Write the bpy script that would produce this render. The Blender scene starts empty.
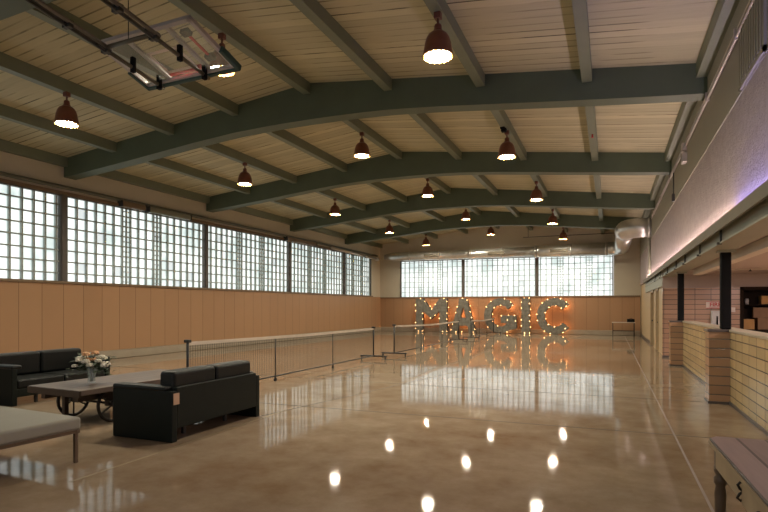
import bpy, bmesh, math, random
from mathutils import Vector, Matrix
random.seed(7)
PI = math.pi
SC = bpy.context.scene
COL = SC.collection

# ------------------------------------------------------------------ helpers
class MB:
    """collects shapes, then links them as one mesh object"""
    def __init__(self):
        self.v = []; self.f = []; self.sm = []
    def add(self, vs, fs, smooth=False):
        o = len(self.v)
        self.v += [tuple(p) for p in vs]
        for f in fs:
            self.f.append([i + o for i in f]); self.sm.append(smooth)
        return self
    def box(self, x0, x1, y0, y1, z0, z1):
        vs = [(x0,y0,z0),(x1,y0,z0),(x1,y1,z0),(x0,y1,z0),(x0,y0,z1),(x1,y0,z1),(x1,y1,z1),(x0,y1,z1)]
        return self.add(vs, [(0,3,2,1),(4,5,6,7),(0,1,5,4),(1,2,6,5),(2,3,7,6),(3,0,4,7)])
    def quad(self, a, b, c, d):
        return self.add([a,b,c,d], [(0,1,2,3)])
    def tube(self, pts, r, seg=10, cap=True, smooth=True):
        pts = [Vector(p) for p in pts]
        n = len(pts); rs = r if isinstance(r, (list, tuple)) else [r]*n
        t0 = (pts[1]-pts[0]).normalized()
        up = Vector((0,0,1)) if abs(t0.z) < .9 else Vector((1,0,0))
        u = t0.cross(up).normalized(); vs = []
        for i, p in enumerate(pts):
            if i == 0: t = pts[1]-pts[0]
            elif i == n-1: t = pts[-1]-pts[-2]
            else: t = (pts[i+1]-p).normalized() + (p-pts[i-1]).normalized()
            t.normalize()
            u = (u - t*u.dot(t)).normalized(); w = t.cross(u)
            for k in range(seg):
                a = 2*PI*k/seg
                vs.append(p + (u*math.cos(a) + w*math.sin(a))*rs[i])
        fs = [(i*seg+k, i*seg+(k+1)%seg, (i+1)*seg+(k+1)%seg, (i+1)*seg+k) for i in range(n-1) for k in range(seg)]
        self.add(vs, fs, smooth)
        if cap:
            o = len(self.v) - n*seg
            self.f.append([o+k for k in range(seg)][::-1]); self.sm.append(False)
            self.f.append([o+(n-1)*seg+k for k in range(seg)]); self.sm.append(False)
        return self
    def lathe(self, prof, seg=24, c=(0,0,0), close=False):
        vs = []; n = len(prof)
        for (r, z) in prof:
            for k in range(seg):
                a = 2*PI*k/seg
                vs.append((c[0]+r*math.cos(a), c[1]+r*math.sin(a), c[2]+z))
        fs = [(i*seg+k, i*seg+(k+1)%seg, (i+1)*seg+(k+1)%seg, (i+1)*seg+k) for i in range(n-1) for k in range(seg)]
        return self.add(vs, fs, True)
    def disk(self, r, c, seg=24, up=True):
        vs = [(c[0]+r*math.cos(2*PI*k/seg), c[1]+r*math.sin(2*PI*k/seg), c[2]) for k in range(seg)]
        f = list(range(seg))
        return self.add(vs, [f if up else f[::-1]])
    def sphere(self, c, r, seg=10, rings=6, sc=(1,1,1)):
        vs = []; fs = []
        for i in range(rings+1):
            th = PI*i/rings
            for k in range(seg):
                a = 2*PI*k/seg
                vs.append((c[0]+r*sc[0]*math.sin(th)*math.cos(a), c[1]+r*sc[1]*math.sin(th)*math.sin(a), c[2]+r*sc[2]*math.cos(th)))
        for i in range(rings):
            for k in range(seg):
                fs.append((i*seg+k, (i+1)*seg+k, (i+1)*seg+(k+1)%seg, i*seg+(k+1)%seg))
        return self.add(vs, fs, True)
    def prism(self, poly, axis, a, b):
        """poly of 2D points; axis 'x': (y,z), 'y': (x,z), 'z': (x,y)"""
        def P(p, t):
            return (t,p[0],p[1]) if axis == 'x' else ((p[0],t,p[1]) if axis == 'y' else (p[0],p[1],t))
        n = len(poly)
        vs = [P(p,a) for p in poly] + [P(p,b) for p in poly]
        fs = [tuple(range(n)), tuple(range(2*n-1, n-1, -1))] + [(i, n+i, n+(i+1)%n, (i+1)%n) for i in range(n)]
        return self.add(vs, fs)
    def build(self, name, m, parent=None, loc=None, bevel=0, seg=2, subd=0):
        me = bpy.data.meshes.new(name)
        me.from_pydata(self.v, [], self.f); me.update()
        bm = bmesh.new(); bm.from_mesh(me)
        bmesh.ops.remove_doubles(bm, verts=bm.verts, dist=1e-6)
        bmesh.ops.recalc_face_normals(bm, faces=bm.faces)
        bm.to_mesh(me); bm.free()
        if len(me.polygons) == len(self.sm):
            me.polygons.foreach_set('use_smooth', self.sm)
        o = bpy.data.objects.new(name, me); COL.objects.link(o)
        if m: me.materials.append(m)
        if parent: o.parent = parent
        if loc: o.location = loc
        if bevel:
            b = o.modifiers.new('bevel', 'BEVEL'); b.width = bevel; b.segments = seg; b.limit_method = 'ANGLE'
            b.angle_limit = math.radians(40); b.harden_normals = False
            me.polygons.foreach_set('use_smooth', [True]*len(me.polygons))
            w = o.modifiers.new('wn', 'WEIGHTED_NORMAL'); w.keep_sharp = True
        return o

def tag(o, label, cat, group=None, kind=None):
    o['label'] = label; o['category'] = cat
    if group: o['group'] = group
    if kind: o['kind'] = kind
    return o
def thing(name, label, cat, loc=(0,0,0), rz=0, group=None):
    o = bpy.data.objects.new(name, None); COL.objects.link(o)
    o.empty_display_size = .2
    o.location = loc; o.rotation_euler = (0,0,rz)
    return tag(o, label, cat, group)
def struct(o):
    o['kind'] = 'structure'; return o
def dup(root, loc, rz=None, label=None):
    r = root.copy(); COL.objects.link(r); r.location = loc
    if rz is not None: r.rotation_euler = (0,0,rz)
    if label: r['label'] = label
    for ch in list(root.children):
        c = ch.copy(); COL.objects.link(c); c.parent = r
        for g in list(ch.children):
            d = g.copy(); COL.objects.link(d); d.parent = c
    return r

# ------------------------------------------------------------------ materials
def new_mat(name):
    m = bpy.data.materials.new(name); m.use_nodes = True
    nt = m.node_tree; b = nt.nodes['Principled BSDF']
    return m, nt, b
def N(nt, t, **kw):
    n = nt.nodes.new(t)
    for k, v in kw.items(): setattr(n, k, v)
    return n
def plain(name, col, rough=.5, metal=0, var=.12, scale=6, bump=0, bscale=60, spec=.5, detail=4):
    """a paint/plastic/leather with gentle procedural mottling"""
    m, nt, b = new_mat(name)
    tc = N(nt, 'ShaderNodeTexCoord'); nz = N(nt, 'ShaderNodeTexNoise')
    nz.inputs['Scale'].default_value = scale; nz.inputs['Detail'].default_value = detail
    nt.links.new(tc.outputs['Object'], nz.inputs['Vector'])
    mx = N(nt, 'ShaderNodeMix', data_type='RGBA')
    mx.inputs['A'].default_value = (*[c*(1-var) for c in col], 1)
    mx.inputs['B'].default_value = (*[min(1, c*(1+var)) for c in col], 1)
    nt.links.new(nz.outputs['Fac'], mx.inputs['Factor'])
    nt.links.new(mx.outputs['Result'], b.inputs['Base Color'])
    b.inputs['Roughness'].default_value = rough; b.inputs['Metallic'].default_value = metal
    b.inputs['Specular IOR Level'].default_value = spec
    if bump:
        n2 = N(nt, 'ShaderNodeTexNoise'); n2.inputs['Scale'].default_value = bscale; n2.inputs['Detail'].default_value = 6
        nt.links.new(tc.outputs['Object'], n2.inputs['Vector'])
        bp = N(nt, 'ShaderNodeBump'); bp.inputs['Strength'].default_value = bump; bp.inputs['Distance'].default_value = .02
        nt.links.new(n2.outputs['Fac'], bp.inputs['Height']); nt.links.new(bp.outputs['Normal'], b.inputs['Normal'])
    return m
def emit(name, col, s):
    m = bpy.data.materials.new(name); m.use_nodes = True; nt = m.node_tree
    nt.nodes.remove(nt.nodes['Principled BSDF'])
    e = N(nt, 'ShaderNodeEmission'); e.inputs['Color'].default_value = (*col,1); e.inputs['Strength'].default_value = s
    nt.links.new(e.outputs[0], nt.nodes['Material Output'].inputs[0])
    return m
def math_n(nt, op, a, b=None, c=None):
    n = N(nt, 'ShaderNodeMath', operation=op)
    for i, x in enumerate((a, b, c)):
        if x is None: continue
        if isinstance(x, (int, float)): n.inputs[i].default_value = x
        else: nt.links.new(x, n.inputs[i])
    return n.outputs[0]
def grooves(nt, coord, pitch, width):
    """1 inside a thin seam repeating every pitch along coord"""
    fr = math_n(nt, 'FRACT', math_n(nt, 'DIVIDE', coord, pitch))
    d = math_n(nt, 'ABSOLUTE', math_n(nt, 'SUBTRACT', fr, .5))
    return math_n(nt, 'GREATER_THAN', d, .5 - width/pitch/2)
def boards(name, col, axis, pitch, seam=.012, var=.2, rough=.6, dark=.35, grain=(1,1,1), bumpd=.01, two=None, spec=.4, uneven=False):
    """boards/panels whose seams repeat every pitch along one axis of object space"""
    m, nt, b = new_mat(name)
    tc = N(nt, 'ShaderNodeTexCoord'); sp = N(nt, 'ShaderNodeSeparateXYZ')
    nt.links.new(tc.outputs['Object'], sp.inputs[0])
    co = sp.outputs[axis]
    seamf = grooves(nt, co, pitch, seam)
    idx = math_n(nt, 'FLOOR', math_n(nt, 'DIVIDE', co, pitch))
    wn = N(nt, 'ShaderNodeTexWhiteNoise', noise_dimensions='1D'); nt.links.new(idx, wn.inputs['W'])
    mp = N(nt, 'ShaderNodeMapping'); mp.inputs['Scale'].default_value = grain
    nt.links.new(tc.outputs['Object'], mp.inputs['Vector'])
    nz = N(nt, 'ShaderNodeTexNoise'); nz.inputs['Scale'].default_value = 3; nz.inputs['Detail'].default_value = 6
    nt.links.new(mp.outputs[0], nz.inputs['Vector'])
    f = math_n(nt, 'ADD', math_n(nt, 'MULTIPLY', wn.outputs['Value'], .5), math_n(nt, 'MULTIPLY', nz.outputs['Fac'], .5))
    mx = N(nt, 'ShaderNodeMix', data_type='RGBA')
    c2 = two or col
    mx.inputs['A'].default_value = (*[c*(1-var) for c in col],1); mx.inputs['B'].default_value = (*[min(1,c*(1+var)) for c in c2],1)
    nt.links.new(f, mx.inputs['Factor'])
    m2 = N(nt, 'ShaderNodeMix', data_type='RGBA'); nt.links.new(mx.outputs['Result'], m2.inputs['A'])
    m2.inputs['B'].default_value = (*[c*dark for c in col],1)
    if uneven:
        n5 = N(nt, 'ShaderNodeTexNoise'); n5.inputs['Scale'].default_value = 1.3; n5.inputs['Detail'].default_value = 3; nt.links.new(tc.outputs['Object'], n5.inputs['Vector'])
        bm_ = N(nt, 'ShaderNodeMapRange'); bm_.inputs['From Min'].default_value = .38; bm_.inputs['From Max'].default_value = .56; nt.links.new(n5.outputs['Fac'], bm_.inputs[0])
        w2 = N(nt, 'ShaderNodeTexWhiteNoise', noise_dimensions='1D'); nt.links.new(math_n(nt, 'FLOOR', math_n(nt, 'ADD', math_n(nt, 'DIVIDE', co, pitch), .5)), w2.inputs['W'])
        nt.links.new(math_n(nt, 'MULTIPLY', seamf, math_n(nt, 'MULTIPLY', math_n(nt, 'POWER', w2.outputs['Value'], .6), bm_.outputs[0])), m2.inputs['Factor'])
    else: nt.links.new(seamf, m2.inputs['Factor'])
    nt.links.new(m2.outputs['Result'], b.inputs['Base Color'])
    b.inputs['Roughness'].default_value = rough; b.inputs['Specular IOR Level'].default_value = spec
    bp = N(nt, 'ShaderNodeBump', invert=True); bp.inputs['Distance'].default_value = bumpd; bp.inputs['Strength'].default_value = .6
    nt.links.new(seamf, bp.inputs['Height']); nt.links.new(bp.outputs['Normal'], b.inputs['Normal'])
    return m
def tiles(name, col, ax, pw, ph, var=.18, rough=.25, mortar=.016, mcol=(.1,.085,.07), off=0.0, offh=0.0):
    """glazed tile laid in stacked courses: ax = horizontal axis index (0 x, 1 y)"""
    m, nt, b = new_mat(name)
    tc = N(nt, 'ShaderNodeTexCoord'); sp = N(nt, 'ShaderNodeSeparateXYZ'); nt.links.new(tc.outputs['Object'], sp.inputs[0])
    h = math_n(nt, 'ADD', sp.outputs[ax], off); z = math_n(nt, 'ADD', sp.outputs[2], offh)
    sm = math_n(nt, 'MAXIMUM', grooves(nt, h, pw, mortar), grooves(nt, z, ph, mortar))
    cb = N(nt, 'ShaderNodeCombineXYZ')
    nt.links.new(math_n(nt, 'FLOOR', math_n(nt, 'DIVIDE', h, pw)), cb.inputs[0]); nt.links.new(math_n(nt, 'FLOOR', math_n(nt, 'DIVIDE', z, ph)), cb.inputs[1])
    wn = N(nt, 'ShaderNodeTexWhiteNoise', noise_dimensions='2D'); nt.links.new(cb.outputs[0], wn.inputs['Vector'])
    nz = N(nt, 'ShaderNodeTexNoise'); nz.inputs['Scale'].default_value = 2.5; nt.links.new(tc.outputs['Object'], nz.inputs['Vector'])
    f = math_n(nt, 'ADD', math_n(nt, 'MULTIPLY', wn.outputs['Value'], .6), math_n(nt, 'MULTIPLY', nz.outputs['Fac'], .4))
    mx = N(nt, 'ShaderNodeMix', data_type='RGBA')
    mx.inputs['A'].default_value = (*[c*(1-var) for c in col],1); mx.inputs['B'].default_value = (*[min(1,c*(1+var)) for c in col],1)
    nt.links.new(f, mx.inputs['Factor'])
    m2 = N(nt, 'ShaderNodeMix', data_type='RGBA'); nt.links.new(mx.outputs['Result'], m2.inputs['A'])
    m2.inputs['B'].default_value = (*mcol,1); nt.links.new(sm, m2.inputs['Factor'])
    nt.links.new(m2.outputs['Result'], b.inputs['Base Color'])
    b.inputs['Roughness'].default_value = rough
    bp = N(nt, 'ShaderNodeBump', invert=True); bp.inputs['Distance'].default_value = .008; bp.inputs['Strength'].default_value = .5
    nt.links.new(sm, bp.inputs['Height']); nt.links.new(bp.outputs['Normal'], b.inputs['Normal'])
    return m

M = {}
M['beam'] = plain('dark_green_painted_timber', (.092,.118,.076), .55, var=.18, scale=2, bump=.1, bscale=30)
M['purlin'] = plain('grey_green_painted_purlin', (.17,.195,.14), .5, var=.12, scale=3)
M['deck'] = boards('tan_roof_boards', (.52,.485,.325), 1, .21, seam=.032, var=.24, rough=.75, dark=.16, grain=(.5,9,1), uneven=True)
M['plaster'] = plain('grey_beige_plaster', (.54,.49,.39), .85, var=.07, scale=1.2, bump=.1, bscale=40)
M['plaster_low'] = plain('beige_plaster', (.36,.30,.21), .8, var=.06, scale=1.5)
M['wainscot_y'] = boards('orange_tan_wall_panels_side', (.39,.225,.122), 1, .61, seam=.014, var=.05, rough=.42, dark=.45, grain=(1,1,.6), two=(.40,.235,.127))
M['wainscot_x'] = boards('orange_tan_wall_panels_end', (.39,.225,.122), 0, .61, seam=.014, var=.05, rough=.42, dark=.45, grain=(1,1,.6), two=(.40,.235,.127))
M['sill'] = plain('brown_sill', (.20,.135,.08), .5)
M['concrete_base'] = plain('concrete_base', (.33,.28,.21), .6, var=.15, scale=4)
M['mullion'] = plain('bronze_window_post', (.11,.095,.085), .5)
M['muntin'] = plain('grey_mortar', (.34,.38,.36), .6, var=.25, scale=4)
M['rail'] = plain('green_rail_paint', (.115,.115,.085), .5)
M['galv'] = plain('galvanised_duct', (.62,.62,.60), .30, metal=.8, var=.2, scale=5)
M['dark_metal'] = plain('dark_bracket_metal', (.05,.05,.05), .45, metal=.5)
M['black'] = plain('black_column_paint', (.006,.006,.007), .75, var=.2, spec=.12)
M['steel_header'] = plain('grey_green_steel_header', (.30,.30,.23), .5, var=.1, scale=3)
M['ledge'] = plain('olive_brown_fascia', (.16,.135,.09), .6, var=.12, scale=3)
M['acoustic'] = plain('pinkish_sprayed_plaster', (.37,.315,.305), .95, var=.28, scale=9, bump=1.0, bscale=38, detail=8)
M['smooth_wall'] = plain('smooth_grey_green_wall', (.30,.285,.22), .7, var=.05, scale=1.5)
M['white_pipe'] = plain('pale_conduit', (.55,.50,.46), .3, metal=.5)
M['tile_y'] = tiles('yellow_glazed_tile', (.50,.37,.19), 1, .42, .148)
M['tile_x'] = tiles('pink_lit_glazed_tile', (.44,.26,.17), 0, .42, .148, off=.15)  # pink of the side-room light is put into this tile colour
M['tile_pier'] = tiles('pink_lit_pier_tile', (.38,.225,.13), 0, 5, .148, off=2.2)  # pink light on the pier front painted into its whole tile colour
M['coping'] = plain('slate_coping', (.09,.075,.07), .3)
M['coping_light'] = plain('worn_stone_coping', (.42,.36,.27), .35)
M['soffit'] = plain('pinkish_ceiling_paint', (.42,.35,.32), .8, var=.05, scale=2)
M['soffit_light'] = plain('pale_beam_paint', (.62,.56,.48), .6, var=.04)
M['leather'] = plain('green_black_leather', (.006,.0095,.0075), .5, var=.3, scale=8, bump=.12, bscale=90, spec=.22)
M['leather_c'] = plain('black_leather_cushion', (.007,.0085,.008), .42, var=.3, scale=8, bump=.15, bscale=80, spec=.3)
M['cream'] = plain('grey_cream_upholstery', (.31,.295,.25), .8, var=.06, scale=4, bump=.1, bscale=200)
M['chrome'] = plain('chrome', (.6,.6,.58), .15, metal=1, var=.05)
M['brass_dark'] = plain('dark_bronze_metal', (.16,.12,.09), .35, metal=.7)
M['iron'] = plain('dark_cast_iron', (.025,.018,.014), .5, metal=.3, var=.3)
M['cart_wood'] = boards('weathered_cart_boards', (.17,.125,.10), 0, .19, seam=.016, var=.3, rough=.35, dark=.25, grain=(8,.6,1))
M['cart_side'] = plain('dark_cart_timber', (.07,.045,.03), .5, var=.3, scale=8)
M['tag_paper'] = plain('tan_paper_tag', (.55,.36,.24), .7)
M['net_cord'] = plain('dark_net_cord', (.06,.055,.05), .8)
M['net_tape'] = plain('pale_net_tape', (.62,.55,.47), .6)
M['net_black'] = plain('black_net_frame', (.02,.02,.02), .4)
M['letter_face'] = plain('weathered_grey_letter_board', (.19,.178,.145), .55, var=.65, scale=7, detail=8)
M['letter_side'] = plain('dark_letter_edge', (.045,.04,.032), .6, var=.3, scale=6)
M['bulb'] = emit('warm_bulb', (1,.50,.18), 7)
M['shade'] = plain('rust_red_enamel_shade', (.16,.05,.027), .35, var=.25, scale=9)
M['shade_in'] = plain('white_shade_lining', (.75,.66,.5), .4)
M['lamp'] = emit('lamp_lens_glow', (1,.90,.70), 165)
M['glass_ring'] = plain('amber_glass_ring', (.7,.42,.12), .15, var=.2)
M['rust_box'] = plain('rust_red_junction_box', (.16,.055,.04), .5)
M['teal_pad'] = plain('teal_edge_padding', (.02,.06,.06), .5)
M['board_frame'] = plain('lilac_white_board_frame', (.46,.42,.42), .4)
M['mast'] = plain('brown_mast_steel', (.10,.085,.06), .45, metal=.3)
M['mast_rail'] = plain('dull_steel_rail', (.17,.15,.14), .4, metal=.6)
M['red'] = plain('red_sign_ink', (.55,.03,.04), .5)
M['sign'] = plain('white_sign', (.75,.66,.62), .5)
M['box_white'] = plain('pale_grey_enamel', (.55,.55,.56), .4)
M['dark_in'] = plain('dark_shelf_wood', (.022,.014,.010), .8, spec=.15)
M['crate'] = plain('tan_carton', (.50,.27,.09), .7, var=.2)
M['carton'] = plain('brown_carton', (.26,.15,.08), .7, var=.2)
M['door_brown'] = plain('brown_door', (.15,.08,.04), .45)
M['jamb'] = plain('tan_jamb', (.46,.35,.21), .5)
M['wt_edge'] = plain('worn_tan_table_wood', (.34,.25,.15), .5, var=.25, scale=7)
M['wt_leg'] = plain('worn_brown_leg', (.12,.078,.048), .5, var=.4, scale=9)
M['leaf'] = plain('bouquet_leaf', (.035,.06,.025), .6, var=.4)
M['petal_w'] = plain('white_petals', (.75,.70,.58), .6, var=.1)
M['petal_p'] = plain('peach_petals', (.75,.42,.22), .6, var=.15)
M['grille'] = plain('dark_vent_grille', (.10,.08,.05), .5)
M['cassette'] = plain('pale_green_cassette', (.23,.24,.18), .4)

# weathered top of the wooden table
M['wt_top'] = boards('weathered_table_planks', (.27,.20,.185), 0, .155, seam=.016, var=.45, rough=.38, dark=.2, grain=(14,1,1))

# polished concrete
def floor_mat():
    m, nt, b = new_mat('polished_brown_concrete')
    tc = N(nt, 'ShaderNodeTexCoord')
    n1 = N(nt, 'ShaderNodeTexNoise'); n1.inputs['Scale'].default_value = .35; n1.inputs['Detail'].default_value = 8; n1.inputs['Roughness'].default_value = .62
    n2 = N(nt, 'ShaderNodeTexNoise'); n2.inputs['Scale'].default_value = 2.2; n2.inputs['Detail'].default_value = 9; n2.inputs['Roughness'].default_value = .7
    for n in (n1, n2): nt.links.new(tc.outputs['Object'], n.inputs['Vector'])
    r = N(nt, 'ShaderNodeValToRGB'); e = r.color_ramp.elements
    e[0].position = .36; e[0].color = (.20,.125,.072,1); e[1].position = .66; e[1].color = (.38,.305,.225,1)
    f = math_n(nt, 'ADD', math_n(nt, 'MULTIPLY', n1.outputs['Fac'], .6), math_n(nt, 'MULTIPLY', n2.outputs['Fac'], .4))
    nt.links.new(f, r.inputs[0])
    # dark specks and spalls
    n3 = N(nt, 'ShaderNodeTexNoise'); n3.inputs['Scale'].default_value = 1.4; n3.inputs['Detail'].default_value = 12; n3.inputs['Roughness'].default_value = .8
    nt.links.new(tc.outputs['Object'], n3.inputs['Vector'])
    sp = N(nt, 'ShaderNodeMapRange'); sp.inputs['From Min'].default_value = .64; sp.inputs['From Max'].default_value = .74
    nt.links.new(n3.outputs['Fac'], sp.inputs[0])
    mx = N(nt, 'ShaderNodeMix', data_type='RGBA'); nt.links.new(r.outputs[0], mx.inputs['A']); mx.inputs['B'].default_value = (.10,.06,.035,1)
    nt.links.new(math_n(nt, 'MULTIPLY', sp.outputs[0], .6), mx.inputs['Factor'])
    nt.links.new(mx.outputs['Result'], b.inputs['Base Color'])
    rr = N(nt, 'ShaderNodeMapRange'); rr.inputs['To Min'].default_value = .015; rr.inputs['To Max'].default_value = .075
    nt.links.new(n2.outputs['Fac'], rr.inputs[0]); nt.links.new(rr.outputs[0], b.inputs['Roughness'])
    b.inputs['Specular IOR Level'].default_value = .08
    bp = N(nt, 'ShaderNodeBump'); bp.inputs['Strength'].default_value = .05; bp.inputs['Distance'].default_value = .01
    nt.links.new(n2.outputs['Fac'], bp.inputs['Height']); nt.links.new(bp.outputs['Normal'], b.inputs['Normal'])
    return m
M['floor'] = floor_mat()
M['joint'] = plain('dark_saw_cut', (.06,.045,.03), .5)
M['line_paint'] = plain('pale_court_line', (.36,.28,.18), .25)
M['line_violet'] = plain('pale_lilac_line', (.40,.34,.32), .25)

WIN = .6
def block_mat(name, ax, pitch, rim=.8):
    """daylight through cast glass blocks: block-to-block tint and a wobbly view of foliage outside"""
    m = bpy.data.materials.new(name); m.use_nodes = True; nt = m.node_tree
    b = nt.nodes['Principled BSDF']
    tc = N(nt, 'ShaderNodeTexCoord'); sp = N(nt, 'ShaderNodeSeparateXYZ'); nt.links.new(tc.outputs['Object'], sp.inputs[0])
    h = math_n(nt, 'DIVIDE', sp.outputs[ax], pitch); z = math_n(nt, 'DIVIDE', sp.outputs[2], pitch)
    cb = N(nt, 'ShaderNodeCombineXYZ'); nt.links.new(math_n(nt, 'FLOOR', h), cb.inputs[0]); nt.links.new(math_n(nt, 'FLOOR', z), cb.inputs[1])
    wn = N(nt, 'ShaderNodeTexWhiteNoise', noise_dimensions='2D'); nt.links.new(cb.outputs[0], wn.inputs['Vector'])
    nz = N(nt, 'ShaderNodeTexNoise'); nz.inputs['Scale'].default_value = 1.1; nz.inputs['Detail'].default_value = 5
    nt.links.new(tc.outputs['Object'], nz.inputs['Vector'])
    mr = N(nt, 'ShaderNodeMapRange'); mr.inputs['From Min'].default_value = .40; mr.inputs['From Max'].default_value = .66
    nt.links.new(nz.outputs['Fac'], mr.inputs[0])
    mx = N(nt, 'ShaderNodeMix', data_type='RGBA'); mx.inputs['A'].default_value = (.40,.50,.49,1); mx.inputs['B'].default_value = (.95,1,.97,1)
    nt.links.new(math_n(nt, 'SUBTRACT', 1.0, math_n(nt, 'MULTIPLY', mr.outputs[0], .8)), mx.inputs['Factor'])
    odd = math_n(nt, 'GREATER_THAN', wn.outputs['Value'], .975)
    m2 = N(nt, 'ShaderNodeMix', data_type='RGBA'); nt.links.new(mx.outputs['Result'], m2.inputs['A']); m2.inputs['B'].default_value = (.52,.56,.57,1)
    nt.links.new(odd, m2.inputs['Factor'])
    b.inputs['Base Color'].default_value = (.3,.33,.33,1); b.inputs['Roughness'].default_value = .12
    # the moulded rim of every block bends the view to the darker mortar
    de = math_n(nt, 'ABSOLUTE', math_n(nt, 'SUBTRACT', math_n(nt, 'FRACT', h), .5))
    er = N(nt, 'ShaderNodeMapRange'); er.inputs['From Min'].default_value = .28; er.inputs['From Max'].default_value = .47
    nt.links.new(de, er.inputs[0])
    m3 = N(nt, 'ShaderNodeMix', data_type='RGBA'); nt.links.new(m2.outputs['Result'], m3.inputs['A']); m3.inputs['B'].default_value = (.16,.24,.23,1)
    nt.links.new(math_n(nt, 'MULTIPLY', er.outputs[0], rim), m3.inputs['Factor'])
    nt.links.new(m3.outputs['Result'], b.inputs['Emission Color']); b.inputs['Emission Strength'].default_value = WIN
    return m
M['block_y'] = block_mat('glass_block_side', 1, .31)
M['block_x'] = block_mat('glass_block_end', 0, .31, .3)

# ------------------------------------------------------------------ room dimensions (metres)
XL, XR, YB, Y0 = -13.8, 1.51, 32.6, -6.0
RX = -6.14                                   # ridge line
BAY, FB = 5.69, 10.4                         # bay length, front face of the first arched beam in view
def ztop(x): return 6.46 - .1125*abs(x-RX)
def zbot(x):
    u = abs(x-RX)
    P = [(0,5.66),(1.0,5.65),(2.0,5.61),(3.0,5.53),(4.0,5.43),(5.0,5.33),(6.0,5.235),(7.0,5.145),(7.66,5.09)]
    for (a,za),(b,zb) in zip(P, P[1:]):
        if u <= b: return za+(zb-za)*(u-a)/(b-a)
    return 5.09

# floor
fl = MB().box(XL-.2, 7.2, Y0, YB+.2, -.15, 0).build('floor', M['floor']); struct(fl)
def strip(name, a, b, w, m, z=.002):
    a = Vector((*a,0)); b = Vector((*b,0)); d = (b-a).normalized(); p = Vector((-d.y,d.x,0))*w/2
    o = MB().prism([((a+p).x,(a+p).y),((a-p).x,(a-p).y),((b-p).x,(b-p).y),((b+p).x,(b+p).y)], 'z', 0.0003, z).build(name, m, fl)
    return o
strip('control_joint', (-13.7,7.3), (1.74,7.45), .018, M['joint'])
strip('control_joint', (-13.7,10.45), (1.4,10.2), .018, M['joint'])
strip('control_joint', (-4.6,6.4), (-3.05,14.5), .018, M['joint'])
strip('court_line', (-4.42,3.4), (-4.5,7.2), .035, M['line_paint'])
strip('court_line', (.72,3.2), (.72,32), .022, M['line_violet'])

# roof deck: two slopes
dk = MB()
hx = XR+.35; lx = XL-.25
dk.prism([(lx,ztop(lx)),(RX,ztop(RX)),(hx,ztop(hx)),(hx,ztop(hx)+.12),(RX,ztop(RX)+.12),(lx,ztop(lx)+.12)], 'y', Y0, YB+.2)
struct(dk.build('ceiling', M['deck']))
# arched beams
for n in range(-2, 4):
    y = FB + BAY*n
    xs = [XL+.02 + (XR-XL-.04)*i/48 for i in range(49)]
    poly = [(x, zbot(x)) for x in xs] + [(x, ztop(x)) for x in reversed(xs)]
    mb = MB(); k = len(xs)
    vs = [(x,y,z) for x,z in poly] + [(x,y+.35,z) for x,z in poly]; nn = len(poly)
    fs = [(i, i+1, nn-2-i, nn-1-i) for i in range(k-1)] + [(nn+i+1, nn+i, nn+nn-1-i, nn+nn-2-i) for i in range(k-1)]
    fs += [(i, nn+i, nn+(i+1)%nn, (i+1)%nn) for i in range(nn)]
    mb.add(vs, fs)
    struct(mb.build('beam', M['beam']))
# purlins, one piece per bay
for n in range(-2, 5):
    ya = FB+BAY*(n-1)+.35; yb = min(FB+BAY*n, YB)
    if n == -2: ya = Y0
    for k in range(-4, 5):
        x = RX+1.92*k
        if k == 4: x = XR-.10
        if k == -4: x = XL+.10
        z = ztop(x)+.01; s = .085
        struct(MB().box(x-s, x+s, ya, yb, z-.25, z).build('purlin', M['purlin']))

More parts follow.
